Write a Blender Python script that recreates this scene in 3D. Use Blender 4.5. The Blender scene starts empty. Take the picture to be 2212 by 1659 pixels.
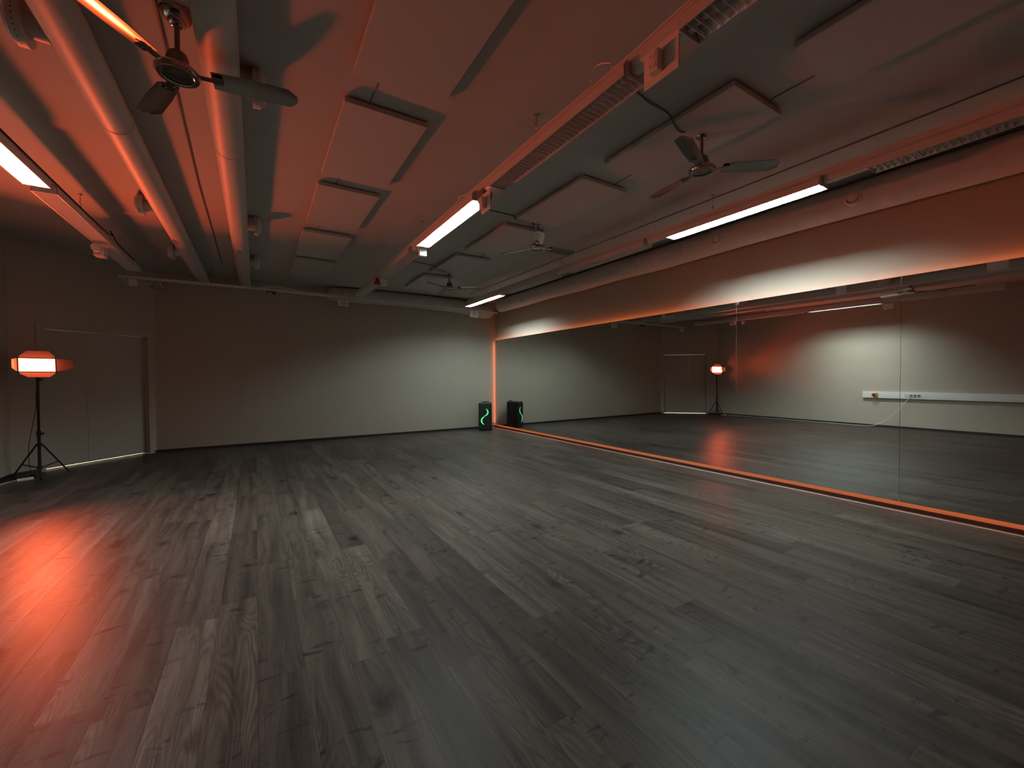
import bpy, bmesh, math, random
from mathutils import Vector, Matrix
random.seed(7)
R = math.radians
SC = bpy.context.scene
COL = SC.collection

# ------------------------------------------------------------------ camera
YAW, PITCH, ROLL, FPX = R(31.773), R(-1.0012), R(-0.3347), 892.55
H = 1.35
fw = Vector((math.sin(YAW), math.cos(YAW), 0)); rt = Vector((math.cos(YAW), -math.sin(YAW), 0)); up = Vector((0, 0, 1))
f2 = fw * math.cos(PITCH) + up * math.sin(PITCH); u2 = up * math.cos(PITCH) - fw * math.sin(PITCH)
r3 = rt * math.cos(ROLL) + u2 * math.sin(ROLL); u3 = u2 * math.cos(ROLL) - rt * math.sin(ROLL)
cam = bpy.data.cameras.new('camera'); camo = bpy.data.objects.new('camera', cam); COL.objects.link(camo)
M4 = Matrix.Identity(4)
for i in range(3):
    M4[i][0] = r3[i]; M4[i][1] = u3[i]; M4[i][2] = -f2[i]
M4[0][3], M4[1][3], M4[2][3] = 0, 0, H
camo.matrix_world = M4
cam.sensor_width = 36; cam.lens = FPX / 2212 * 36; cam.clip_start = 0.02; cam.clip_end = 100
SC.camera = camo

# ------------------------------------------------------------------ world, exposure
wd = bpy.data.worlds.new('world'); SC.world = wd; wd.use_nodes = True
wd.node_tree.nodes['Background'].inputs[0].default_value = (0.02, 0.018, 0.016, 1)
wd.node_tree.nodes['Background'].inputs[1].default_value = 0.2
SC.view_settings.view_transform = 'Standard'; SC.view_settings.look = 'None'
SC.view_settings.exposure = 0.0; SC.view_settings.gamma = 1.0; SC.view_settings.use_curve_mapping = False
SC.cycles.use_denoising = True
SC.cycles.max_bounces = 10; SC.cycles.diffuse_bounces = 5; SC.cycles.glossy_bounces = 7
SC.cycles.transmission_bounces = 4; SC.cycles.sample_clamp_indirect = 6.0
SC.cycles.caustics_reflective = True; SC.cycles.blur_glossy = 0.5

# light levels of the lamps in the room
L_TUBE = 720.0
C_TUBE = (0.80, 1.0, 1.0)
L_PANEL = 22.0        # glow of the LED panel's own face
P_BEAM = 48.0         # watts thrown by the panel's lensed beam
C_PANEL = (1.0, 0.115, 0.032)
L_STRIP = 15.0
C_STRIP = (1.0, 0.215, 0.06)

# ------------------------------------------------------------------ room measures
W = 5.418            # mirror plane
WR = 5.478           # right wall behind the mirrors
XL = -2.90           # left wall
ZC = 3.32            # ceiling
YB = -3.4            # wall behind the camera
FAR0, FSL = 9.660, -0.0256
def yfar(x): return FAR0 + FSL * (x - W)
ZT, ZB = 2.317, 0.087  # mirror top and bottom

# ------------------------------------------------------------------ materials
def mat(name, col=(0.8, 0.8, 0.8), rough=0.5, metal=0.0, emit=None, strength=0.0, noise=0.0, nscale=30.0, bump=0.0, spec=0.5):
    m = bpy.data.materials.new(name); m.use_nodes = True
    nt = m.node_tree; b = nt.nodes['Principled BSDF']
    b.inputs['Base Color'].default_value = (*col, 1); b.inputs['Roughness'].default_value = rough
    b.inputs['Metallic'].default_value = metal
    b.inputs['Specular IOR Level'].default_value = spec
    if emit:
        b.inputs['Emission Color'].default_value = (*emit, 1); b.inputs['Emission Strength'].default_value = strength
    if noise or bump:
        tc = nt.nodes.new('ShaderNodeTexCoord'); n = nt.nodes.new('ShaderNodeTexNoise')
        n.inputs['Scale'].default_value = nscale; n.inputs['Detail'].default_value = 5
        nt.links.new(tc.outputs['Object'], n.inputs['Vector'])
        if noise:
            mp = nt.nodes.new('ShaderNodeMapRange')
            mp.inputs['From Min'].default_value = 0.3; mp.inputs['From Max'].default_value = 0.7
            mp.inputs['To Min'].default_value = 1 - noise; mp.inputs['To Max'].default_value = 1 + noise
            nt.links.new(n.outputs['Fac'], mp.inputs['Value'])
            hv = nt.nodes.new('ShaderNodeMix'); hv.data_type = 'RGBA'; hv.blend_type = 'MULTIPLY'
            hv.inputs['Factor'].default_value = 1; hv.inputs['A'].default_value = (*col, 1)
            nt.links.new(mp.outputs['Result'], hv.inputs['B']); nt.links.new(hv.outputs['Result'], b.inputs['Base Color'])
        if bump:
            bp = nt.nodes.new('ShaderNodeBump'); bp.inputs['Strength'].default_value = bump; bp.inputs['Distance'].default_value = 0.004
            nt.links.new(n.outputs['Fac'], bp.inputs['Height']); nt.links.new(bp.outputs['Normal'], b.inputs['Normal'])
    return m

def floor_material():
    m = bpy.data.materials.new('oak_vinyl_planks'); m.use_nodes = True
    nt = m.node_tree; N = nt.nodes; Lk = nt.links; b = N['Principled BSDF']
    def math_(op, a, c=None, d=None):
        n = N.new('ShaderNodeMath'); n.operation = op
        for i, v in enumerate((a, c, d)):
            if v is None: continue
            if isinstance(v, (int, float)): n.inputs[i].default_value = v
            else: Lk.new(v, n.inputs[i])
        return n.outputs[0]
    def comb(x, y, z=0.0):
        n = N.new('ShaderNodeCombineXYZ')
        for i, v in enumerate((x, y, z)):
            if isinstance(v, (int, float)): n.inputs[i].default_value = v
            else: Lk.new(v, n.inputs[i])
        return n.outputs[0]
    def white(v):
        n = N.new('ShaderNodeTexWhiteNoise'); n.noise_dimensions = '3D'; Lk.new(v, n.inputs['Vector']); return n
    def noise(v, sc, det, rough=0.5, dist=0.0):
        n = N.new('ShaderNodeTexNoise'); n.inputs['Scale'].default_value = sc; n.inputs['Detail'].default_value = det
        n.inputs['Roughness'].default_value = rough; n.inputs['Distortion'].default_value = dist
        Lk.new(v, n.inputs['Vector']); return n.outputs['Fac']
    def mrange(v, a, c, d, e, smooth=False):
        n = N.new('ShaderNodeMapRange'); n.clamp = True
        if smooth: n.interpolation_type = 'SMOOTHSTEP'
        for i, k in enumerate((a, c, d, e)): n.inputs[i + 1].default_value = k
        Lk.new(v, n.inputs[0]); return n.outputs[0]
    tc = N.new('ShaderNodeTexCoord'); sp = N.new('ShaderNodeSeparateXYZ'); Lk.new(tc.outputs['Object'], sp.inputs[0])
    x, y = sp.outputs[0], sp.outputs[1]
    PW, PL = 0.187, 1.32
    xi = math_('DIVIDE', math_('ADD', x, 20.02), PW); ci = math_('FLOOR', xi); fx = math_('FRACT', xi)
    w1 = white(comb(ci, 3.7)); off = math_('MULTIPLY', w1.outputs['Value'], PL)
    yi = math_('DIVIDE', math_('ADD', math_('ADD', y, 20.0), off), PL); cj = math_('FLOOR', yi); fy = math_('FRACT', yi)
    idv = comb(ci, cj, 1.3); w2 = white(idv); w3 = white(comb(cj, ci, 9.1))
    tone = w2.outputs['Value']; tone2 = w3.outputs['Value']
    # grain, stretched along the plank, different in each plank
    gx = math_('ADD', x, math_('MULTIPLY', tone, 37.0)); gy = math_('ADD', y, math_('MULTIPLY', tone2, 53.0))
    warp = noise(comb(math_('MULTIPLY', gx, 5.0), math_('MULTIPLY', gy, 1.5)), 1.0, 2.0)
    gxw = math_('ADD', gx, math_('MULTIPLY', warp, 0.10))
    fine = noise(comb(math_('MULTIPLY', gxw, 190.0), math_('MULTIPLY', gy, 5.0)), 1.0, 3.0, 0.6)
    broad = noise(comb(math_('MULTIPLY', gxw, 16.0), math_('MULTIPLY', gy, 0.9)), 1.0, 3.0, 0.55)
    # cathedral rings
    ringv = noise(comb(math_('MULTIPLY', gx, 7.0), math_('MULTIPLY', gy, 0.9)), 1.0, 1.5, 0.4)
    rings = math_('FRACT', math_('MULTIPLY', ringv, 26.0))
    rings = math_('ABSOLUTE', math_('SUBTRACT', rings, 0.5))
    ringmask = mrange(noise(comb(math_('MULTIPLY', gx, 3.0), math_('MULTIPLY', gy, 0.8), 4.0), 1.0, 1.0), 0.45, 0.62, 0.0, 1.0, True)
    # knots and dark cross-grain checks
    kv = N.new('ShaderNodeTexVoronoi'); kv.inputs['Scale'].default_value = 1.0; kv.inputs['Randomness'].default_value = 1.0
    kn = noise(comb(math_('MULTIPLY', gx, 22.0), math_('MULTIPLY', gy, 14.0)), 1.0, 2.0)
    Lk.new(comb(math_('ADD', math_('MULTIPLY', gx, 3.4), math_('MULTIPLY', kn, 0.30)), math_('ADD', math_('MULTIPLY', gy, 2.0), math_('MULTIPLY', kn, 0.22))), kv.inputs['Vector'])
    knot = mrange(kv.outputs['Distance'], 0.02, 0.24, 1.0, 0.0, True)
    cv = noise(comb(math_('MULTIPLY', gx, 7.5), math_('MULTIPLY', gy, 21.0), 2.0), 1.0, 3.0, 0.55, 0.6)
    cmask = mrange(noise(comb(math_('MULTIPLY', gx, 4.0), math_('MULTIPLY', gy, 2.2), 7.0), 1.0, 1.0), 0.47, 0.60, 0.0, 1.0, True)
    check = math_('MULTIPLY', mrange(cv, 0.56, 0.68, 0.0, 1.0, True), cmask)
    v = mrange(tone, 0.0, 1.0, 0.78, 1.22)
    v = math_('MULTIPLY', v, mrange(fine, 0.25, 0.75, 0.68, 1.30))
    v = math_('MULTIPLY', v, mrange(broad, 0.28, 0.72, 0.52, 1.42))
    v = math_('MULTIPLY', v, math_('ADD', 1.0, math_('MULTIPLY', math_('MULTIPLY', math_('SUBTRACT', rings, 0.25), ringmask), 1.1)))
    v = math_('MULTIPLY', v, math_('SUBTRACT', 1.0, math_('MULTIPLY', knot, 0.72)))
    v = math_('MULTIPLY', v, math_('SUBTRACT', 1.0, math_('MULTIPLY', check, 0.62)))
    # seams
    ex = math_('MULTIPLY', math_('MINIMUM', fx, math_('SUBTRACT', 1.0, fx)), PW)
    ey = math_('MULTIPLY', math_('MINIMUM', fy, math_('SUBTRACT', 1.0, fy)), PL)
    e = math_('MINIMUM', ex, ey)
    seam = mrange(e, 0.0006, 0.0022, 0.62, 1.0)
    v = math_('MULTIPLY', v, seam)
    base = N.new('ShaderNodeMix'); base.data_type = 'RGBA'
    base.inputs['A'].default_value = (*FLOOR_A, 1); base.inputs['B'].default_value = (*FLOOR_B, 1)
    Lk.new(tone2, base.inputs['Factor'])
    mul = N.new('ShaderNodeVectorMath'); mul.operation = 'SCALE'; Lk.new(base.outputs['Result'], mul.inputs[0]); Lk.new(v, mul.inputs['Scale'])
    Lk.new(mul.outputs[0], b.inputs['Base Color'])
    rg = mrange(fine, 0.2, 0.8, 0.34, 0.46); Lk.new(rg, b.inputs['Roughness'])
    bp = N.new('ShaderNodeBump'); bp.inputs['Strength'].default_value = 0.25; bp.inputs['Distance'].default_value = 0.001
    hsum = math_('ADD', math_('MULTIPLY', fine, 0.6), mrange(e, 0.0004, 0.003, 0.0, 1.0)); Lk.new(hsum, bp.inputs['Height'])
    Lk.new(bp.outputs['Normal'], b.inputs['Normal'])
    b.inputs['Specular IOR Level'].default_value = 0.085
    return m
FLOOR_A = (0.052, 0.0405, 0.0335); FLOOR_B = (0.075, 0.060, 0.050)

M = {}
M['floor'] = floor_material()
M['ceiling'] = mat('ceiling_paint', (0.52, 0.49, 0.455), 0.8, noise=0.03, nscale=3.0, bump=0.06, spec=0.2)
M['wall'] = mat('greige_wall_paint', (0.44, 0.385, 0.315), 0.75, noise=0.02, nscale=2.0, bump=0.05, spec=0.25)
M['door'] = mat('greige_door_paint', (0.42, 0.37, 0.305), 0.5)
M['doorframe'] = mat('greige_frame_paint', (0.435, 0.38, 0.31), 0.55)
M['base'] = mat('dark_baseboard', (0.022, 0.019, 0.018), 0.5)
M['white'] = mat('white_enamel', (0.60, 0.57, 0.53), 0.42)
M['panel'] = mat('white_panel', (0.53, 0.50, 0.46), 0.6)
M['duct'] = mat('painted_duct', (0.55, 0.52, 0.48), 0.55, noise=0.03, nscale=6.0, spec=0.35)
M['wrap'] = mat('painted_duct_wrap', (0.53, 0.495, 0.455), 0.65, noise=0.06, nscale=9.0, bump=0.5, spec=0.3)
M['plastic'] = mat('white_plastic', (0.78, 0.76, 0.73), 0.4)
M['dark'] = mat('dark_hole', (0.006, 0.005, 0.005), 0.6)
M['black'] = mat('black_plastic', (0.012, 0.012, 0.013), 0.42)
M['blackm'] = mat('black_metal', (0.014, 0.013, 0.013), 0.38, 0.3)
M['grille'] = mat('black_speaker_grille', (0.010, 0.010, 0.011), 0.55, noise=0.3, nscale=300)
M['chrome'] = mat('dark_chrome', (0.50, 0.46, 0.42), 0.10, 1.0)
M['blade'] = mat('brushed_steel_blade', (0.36, 0.33, 0.30), 0.2, 1.0)
M['fanbody'] = mat('bronze_motor_housing', (0.20, 0.17, 0.145), 0.4, 0.6)
M['alu'] = mat('louvre_aluminium', (0.80, 0.78, 0.75), 0.32, 1.0)
M['louvre'] = mat('white_louvre', (0.72, 0.70, 0.67), 0.4)
M['tube_off'] = mat('tube_glass', (0.75, 0.75, 0.74), 0.15)
M['tube_on'] = mat('tube_lit', (0.9, 0.9, 0.9), 0.3, emit=C_TUBE, strength=L_TUBE)
M['led'] = mat('led_panel_lit', (0.9, 0.6, 0.3), 0.4, emit=(1.0, 0.12, 0.045), strength=L_PANEL)
M['strip'] = mat('led_strip_lit', (0.9, 0.6, 0.4), 0.4, emit=C_STRIP, strength=L_STRIP)
M['green'] = mat('speaker_ring_lit', (0.05, 0.3, 0.12), 0.4, emit=(0.10, 1.0, 0.36), strength=1.1)
M['mirror'] = mat('mirror_glass', (0.80, 0.81, 0.785), 0.0, 1.0)
M['mirror_edge'] = mat('mirror_edge', (0.30, 0.33, 0.30), 0.2)
M['steel'] = mat('satin_steel', (0.55, 0.52, 0.48), 0.3, 1.0)
M['red'] = mat('red_plastic', (0.30, 0.012, 0.010), 0.4)
M['yellow'] = mat('yellow_plastic', (0.45, 0.27, 0.03), 0.4)
M['cable_white'] = mat('white_cable', (0.72, 0.70, 0.66), 0.45)
M['cable_dark'] = mat('grey_cable', (0.16, 0.14, 0.12), 0.5)
M['cable_black'] = mat('black_cable', (0.012, 0.012, 0.012), 0.5)
M['hall'] = mat('hall_paint', (0.75, 0.72, 0.66), 0.7)
M['badge'] = mat('orange_badge', (0.75, 0.35, 0.2), 0.4)

# ------------------------------------------------------------------ helpers
class MB:
    def __init__(s): s.v = []; s.f = []; s.mi = []
    def add(s, vs, fs, mi=0):
        o = len(s.v); s.v += [tuple(p) for p in vs]; s.f += [tuple(i + o for i in f) for f in fs]; s.mi += [mi] * len(fs); return s
    def box(s, x0, x1, y0, y1, z0, z1, mi=0, mx=None):
        vs = [Vector((x, y, z)) for z in (z0, z1) for y in (y0, y1) for x in (x0, x1)]
        if mx: vs = [mx @ p for p in vs]
        return s.add(vs, [(0, 2, 3, 1), (4, 5, 7, 6), (0, 1, 5, 4), (2, 6, 7, 3), (0, 4, 6, 2), (1, 3, 7, 5)], mi)
    def prism(s, poly, d0, d1, axes='xzy', mi=0, mx=None):
        # poly in the plane of axes[0], axes[1]; swept along axes[2]
        ix = {'x': 0, 'y': 1, 'z': 2}; n = len(poly); vs = []
        for d in (d0, d1):
            for a, b_ in poly:
                p = [0, 0, 0]; p[ix[axes[0]]] = a; p[ix[axes[1]]] = b_; p[ix[axes[2]]] = d
                vs.append(mx @ Vector(p) if mx else Vector(p))
        fs = [tuple(range(n))[::-1], tuple(range(n, 2 * n))] + [(i, (i + 1) % n, n + (i + 1) % n, n + i) for i in range(n)]
        return s.add(vs, fs, mi)
    def lathe(s, prof, seg=24, mi=0, mx=None, cap=True):
        # prof: (radius, z) bottom to top
        vs = []; fs = []; n = len(prof)
        for r_, z in prof:
            for k in range(seg):
                a = 2 * math.pi * k / seg; p = Vector((r_ * math.cos(a), r_ * math.sin(a), z)); vs.append(mx @ p if mx else p)
        for i in range(n - 1):
            for k in range(seg):
                k2 = (k + 1) % seg; fs.append((i * seg + k, i * seg + k2, (i + 1) * seg + k2, (i + 1) * seg + k))
        if cap:
            if prof[0][0] > 1e-6: fs.append(tuple(range(seg))[::-1])
            if prof[-1][0] > 1e-6: fs.append(tuple(range((n - 1) * seg, n * seg)))
        return s.add(vs, fs, mi)
    def tube(s, pts, rad, seg=10, mi=0, cap=True):
        pts = [Vector(p) for p in pts]; n = len(pts); rads = rad if isinstance(rad, (list, tuple)) else [rad] * n
        vs = []; fs = []; prev = None
        for i, p in enumerate(pts):
            t = (pts[min(i + 1, n - 1)] - pts[max(i - 1, 0)]).normalized()
            if prev is None:
                a = Vector((0, 0, 1)) if abs(t.z) < 0.9 else Vector((1, 0, 0)); u = t.cross(a).normalized()
            else:
                u = (prev - t * prev.dot(t)).normalized()
            prev = u; w = t.cross(u)
            for k in range(seg):
                an = 2 * math.pi * k / seg; vs.append(p + (u * math.cos(an) + w * math.sin(an)) * rads[i])
        for i in range(n - 1):
            for k in range(seg):
                k2 = (k + 1) % seg; fs.append((i * seg + k, i * seg + k2, (i + 1) * seg + k2, (i + 1) * seg + k))
        if cap: fs.append(tuple(range(seg))[::-1]); fs.append(tuple(range((n - 1) * seg, n * seg)))
        return s.add(vs, fs, mi)
    def build(s, name, mats, parent=None, smooth=False, bevel=0.0):
        me = bpy.data.meshes.new(name); me.from_pydata(s.v, [], s.f)
        if not isinstance(mats, (list, tuple)): mats = [mats]
        for m in mats: me.materials.append(m)
        for p, i in zip(me.polygons, s.mi): p.material_index = i
        bm = bmesh.new(); bm.from_mesh(me); bmesh.ops.recalc_face_normals(bm, faces=bm.faces); bm.to_mesh(me); bm.free()
        o = bpy.data.objects.new(name, me); COL.objects.link(o)
        if smooth:
            for p in me.polygons: p.use_smooth = True
            md = o.modifiers.new('edge', 'EDGE_SPLIT'); md.split_angle = R(40)
        if bevel:
            md = o.modifiers.new('bevel', 'BEVEL'); md.width = bevel; md.segments = 2; md.limit_method = 'ANGLE'; md.angle_limit = R(40)
        if parent: o.parent = parent
        return o

def empty(name, loc, rz=0.0):
    o = bpy.data.objects.new(name, None); COL.objects.link(o); o.location = loc; o.rotation_euler = (0, 0, rz)
    o.empty_display_size = 0.1; return o
def tag(o, label, cat, group=None, kind=None):
    o['label'] = label; o['category'] = cat
    if group: o['group'] = group
    if kind: o['kind'] = kind
    return o
def struct(o): o['kind'] = 'structure'; return o
def copy_tree(o, parent=None):
    c = o.copy(); COL.objects.link(c)
    if parent: c.parent = parent
    for ch in list(o.children): copy_tree(ch, c)
    return c
def smoothpath(pts, n=8):
    P = [Vector(p) for p in pts]; out = []
    for i in range(len(P) - 1):
        p0 = P[max(i - 1, 0)]; p1 = P[i]; p2 = P[i + 1]; p3 = P[min(i + 2, len(P) - 1)]
        for k in range(n):
            t = k / n
            out.append(0.5 * ((2 * p1) + (p2 - p0) * t + (2 * p0 - 5 * p1 + 4 * p2 - p3) * t * t + (3 * p1 - p0 - 3 * p2 + p3) * t ** 3))
    out.append(P[-1]); return out

# ================================================================== SETTING
# door wall runs at 45 degrees: y = x + DC
DC = 11.40
cornL = (XL, XL + DC)                               # left wall / door wall
xb = (FAR0 - FSL * W - DC) / (1 - FSL); cornF = (xb, xb + DC)    # door wall / far wall
poly = [(XL, YB), (WR, YB), (WR, yfar(WR)), cornF, cornL]
fl = MB(); fl.prism([(XL - .1, YB - .1), (WR + .1, YB - .1), (WR + .1, yfar(WR) + .1), (cornF[0], cornF[1] + .1), (cornL[0] - .1, cornL[1] + .1)], -0.08, 0.0, 'xyz')
struct(fl.build('floor', M['floor']))
ce = MB(); ce.prism([(XL - .1, YB - .1), (WR + .1, YB - .1), (WR + .1, yfar(WR) + .1), (cornF[0], cornF[1] + .1), (cornL[0] - .1, cornL[1] + .1)], ZC, ZC + 0.1, 'xyz')
struct(ce.build('ceiling', M['ceiling']))
def wall(name, a, b, t=0.1, z0=0.0, z1=ZC, m='wall'):
    a = Vector((*a, 0)); b = Vector((*b, 0)); d = (b - a).normalized(); n = Vector((d.y, -d.x, 0))
    q = [a, b, b + n * t, a + n * t]
    mb = MB(); mb.prism([(p.x, p.y) for p in q], z0, z1, 'xyz'); return struct(mb.build(name, M[m]))
wall('wall_left', (XL, cornL[1]), (XL, YB), -0.1) if False else None
mb = MB(); mb.box(XL - .1, XL, YB - .1, cornL[1], 0, ZC); struct(mb.build('wall_left', M['wall']))
mb = MB(); mb.box(WR, WR + .1, YB - .1, yfar(WR), 0, ZC); struct(mb.build('wall_right', M['wall']))
mb = MB(); mb.box(XL, WR, YB - .1, YB, 0, ZC); struct(mb.build('wall_back', M['wall']))
mb = MB(); mb.prism([cornF, (WR + .1, yfar(WR + .1)), (WR + .1, yfar(WR + .1) + .1), (cornF[0], cornF[1] + .1)], 0, ZC, 'xyz')
struct(mb.build('wall_far', M['wall']))
# door wall with an opening, in a frame whose x runs along the wall (left corner -> far corner) and y points out of the room
S2 = math.sqrt(.5)
DWL = (Vector((*cornF, 0)) - Vector((*cornL, 0))).length
DM = Matrix(((S2, -S2, 0, cornL[0]), (S2, S2, 0, cornL[1]), (0, 0, 1, 0), (0, 0, 0, 1)))
def along(x, y):    # floor point -> distance along the door wall
    return ((Vector((x, y, 0)) - Vector((*cornL, 0))).dot(Vector((S2, S2, 0))))
dR = along(-1.60, 9.75); dL = dR - 1.47; dS = along(-2.245, 9.155)     # right edge, left edge and split of the leaves
DH = 2.13; REC = 0.10
mb = MB()
mb.box(0, dL, 0, .22, 0, ZC, mx=DM); mb.box(dR, DWL, 0, .22, 0, ZC, mx=DM); mb.box(dL, dR, 0, .22, DH, ZC, mx=DM)
struct(mb.build('wall_corner', M['wall']))
door = struct(empty('door_1', DM @ Vector((dL, 0, 0)))); DI = door.matrix_basis.copy()
door.rotation_euler = (0, 0, R(45))
def dbox(mb, x0, x1, y0, y1, z0, z1): mb.box(x0 - dL, x1 - dL, y0, y1, z0, z1); return mb
mb = MB()   # frame lining and architrave
for a, b in ((dL, dL + .03), (dR - .03, dR)): dbox(mb, a, b, -.012, .16, 0, DH)
dbox(mb, dL + .03, dR - .03, -.012, .16, DH - .03, DH)
for a, b in ((dL - .05, dL), (dR, dR + .05)): dbox(mb, a, b, -.014, -.001, 0, DH + .05)
dbox(mb, dL, dR, -.014, -.001, DH, DH + .05)
mb.build('door_frame', M['doorframe'], door, bevel=.003)
GAP = 0.024
mb = MB(); dbox(mb, dL + .033, dS - .002, REC - .02, REC + .025, GAP, DH - .034); mb.build('door_leaf', M['door'], door, bevel=.002)
mb = MB(); dbox(mb, dS + .002, dR - .033, REC - .02, REC + .025, GAP, DH - .034); lf = mb.build('door_leaf', M['door'], door, bevel=.002)
hx = dS + .06 - dL; hy = REC - .02
mb = MB(); mb.lathe([(.024, 0), (.024, .008)], 20, mx=Matrix.Translation((hx, hy, 1.03)) @ Matrix.Rotation(R(90), 4, 'X'))
mb.tube([(hx, hy, 1.03), (hx, hy - .045, 1.03), (hx + .02, hy - .052, 1.03), (hx + .13, hy - .05, 1.03)], .009, 10)
h = mb.build('door_handle', M['steel'], lf, smooth=True)
mb = MB(); mb.lathe([(.024, 0), (.024, .010), (.014, .016)], 20, mx=Matrix.Translation((hx, hy, 1.14)) @ Matrix.Rotation(R(90), 4, 'X'))
mb.build('lock_cylinder', M['steel'], lf, smooth=True)
# lit hallway behind the door (shows only as the bright gap under the leaves)
mb = MB()
mb.box(dL - .3, dR + .3, .22, 1.5, -.08, 0, mx=DM); mb.box(dL - .3, dR + .3, 1.5, 1.58, 0, 2.5, mx=DM)
mb.box(dL - .38, dL - .3, .22, 1.5, 0, 2.5, mx=DM); mb.box(dR + .3, dR + .38, .22, 1.5, 0, 2.5, mx=DM); mb.box(dL - .3, dR + .3, .22, 1.5, 2.5, 2.58, mx=DM)
struct(mb.build('wall_hallway', M['hall']))
mb = MB(); dbox(mb, dL, dR, .16, .6, 0.0, .004); mb.build('threshold', M['hall'], door)
hl = bpy.data.lights.new('hallway_lamp', 'AREA'); hl.energy = 60; hl.size = .8; hl.color = (1, .93, .82)
ho = bpy.data.objects.new('hallway_lamp', hl); COL.objects.link(ho); ho.location = DM @ Vector(((dL + dR) / 2, .75, 2.4))
# baseboards
BH = .05
mb = MB(); mb.box(XL, XL + .012, YB, cornL[1] - .01, 0, BH); struct(mb.build('baseboard_left', M['base']))
mb = MB(); mb.box(WR - .014, WR, YB, yfar(WR) - .015, 0, .034); struct(mb.build('baseboard_right', M['base']))
mb = MB(); mb.prism([(cornF[0] + .005, cornF[1]), (WR - .015, yfar(WR)), (WR - .015, yfar(WR) - .012), (cornF[0] + .005, cornF[1] - .012)], 0, BH, 'xyz'); struct(mb.build('baseboard_far', M['base']))
mb = MB(); mb.box(.015, dL - .052, -.012, 0, 0, BH, mx=DM); mb.box(dR + .052, DWL - .012, -.012, 0, 0, BH, mx=DM); struct(mb.build('baseboard_corner', M['base']))

# ================================================================== MIRRORS
seam_y = [9.596, 8.016, 6.380, 4.737, 3.096, 1.452, -0.19]
mlab = ['frameless wall mirror panel closest to the far corner and the black speaker',
        'frameless wall mirror panel, second from the far corner',
        'frameless wall mirror panel, third from the far corner, reflecting bare wall beside the door',
        'frameless wall mirror panel reflecting the door and the orange lamp',
        'frameless wall mirror panel reflecting the white ceiling tube light',
        'frameless wall mirror panel nearest the camera, cut off by the right edge of the photo']
for i in range(6):
    y1, y0 = seam_y[i] - .0015, seam_y[i + 1] + .0015
    root = empty('mirror_panel', (W, (y0 + y1) / 2, ZB)); tag(root, mlab[i], 'mirror', 'mirror panels along the right wall')
    hy = (y1 - y0) / 2
    mb = MB(); mb.add([(0, -hy, 0), (0, hy, 0), (0, hy, ZT - ZB), (0, -hy, ZT - ZB)], [(0, 3, 2, 1)]); mb.build('mirror_glass', M['mirror'], root)
    mb = MB(); mb.box(.0005, .006, -hy, hy, 0, ZT - ZB); mb.build('backing', M['mirror_edge'], root)
# LED strips hidden behind the mirror edges
Y0S = -1.8
def strip(name, lab, chan, face):
    root = empty(name, (chan[0], chan[2], chan[4])); tag(root, lab, 'light strip')
    o = Vector((chan[0], chan[2], chan[4]))
    mb = MB(); mb.box(chan[0] - o.x, chan[1] - o.x, chan[2] - o.y, chan[3] - o.y, chan[4] - o.z, chan[5] - o.z); mb.build('channel', M['white'], root)
    mb = MB(); mb.add([Vector(p) - o for p in face], [(0, 1, 2, 3)]); mb.build('diffuser', M['strip'], root)
    return root
xa, xc = W + .010, W + .022
zt = ZT - .012
strip('led_strip', 'orange light strip glowing along the top edge of the mirrors', (xa, xc, Y0S, 9.60, zt - .008, zt),
      [(xa, Y0S, zt + .001), (xc, Y0S, zt + .001), (xc, 9.60, zt + .001), (xa, 9.60, zt + .001)])
zb = ZB + .010
strip('led_strip', 'orange light strip glowing under the bottom edge of the mirrors', (xa, xc, Y0S, 9.60, zb, zb + .008),
      [(xa, Y0S, zb - .001), (xc, Y0S, zb - .001), (xc, 9.60, zb - .001), (xa, 9.60, zb - .001)])
yv = 9.600
strip('led_strip', 'short vertical orange light strip in the corner between far wall and mirrors', (xa, xc, yv, yv + .006, .12, 2.29),
      [(xa, yv + .007, .12), (xc, yv + .007, .12), (xc, yv + .007, 2.29), (xa, yv + .007, 2.29)])
mb = MB(); mb.tube(smoothpath([(5.30, 9.50, .012), (5.345, 9.44, .004), (5.376, 9.2, .004), (5.378, 7, .004), (5.379, 4, .004), (5.378, 1.5, .004), (5.378, -1.8, .004)], 6), .004, 8)
tag(mb.build('power_cable', M['cable_white'], smooth=True), 'white cable lying straight along the floor below the mirrors', 'cable')
mb = MB(); mb.box(-.03, .03, -.012, .012, 0, .022); mb.box(.03, .06, -.006, .006, .004, .016)
pc = mb.build('plug_connector', M['plastic'], bevel=.003); pc.location = (5.29, 9.50, 0.0); pc.rotation_euler = (0, 0, R(-35))
tag(pc, 'small white plug connector on the floor beside the speaker', 'plug')
mb = MB(); mb.tube(smoothpath([(5.36, 9.60, .14), (5.355, 9.59, .07), (5.33, 9.56, .012), (5.31, 9.525, .012)], 5), .005, 8)
tag(mb.build('power_cable', M['cable_white'], smooth=True), 'short white lead dropping from the corner light strip to the plug', 'cable')

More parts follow.
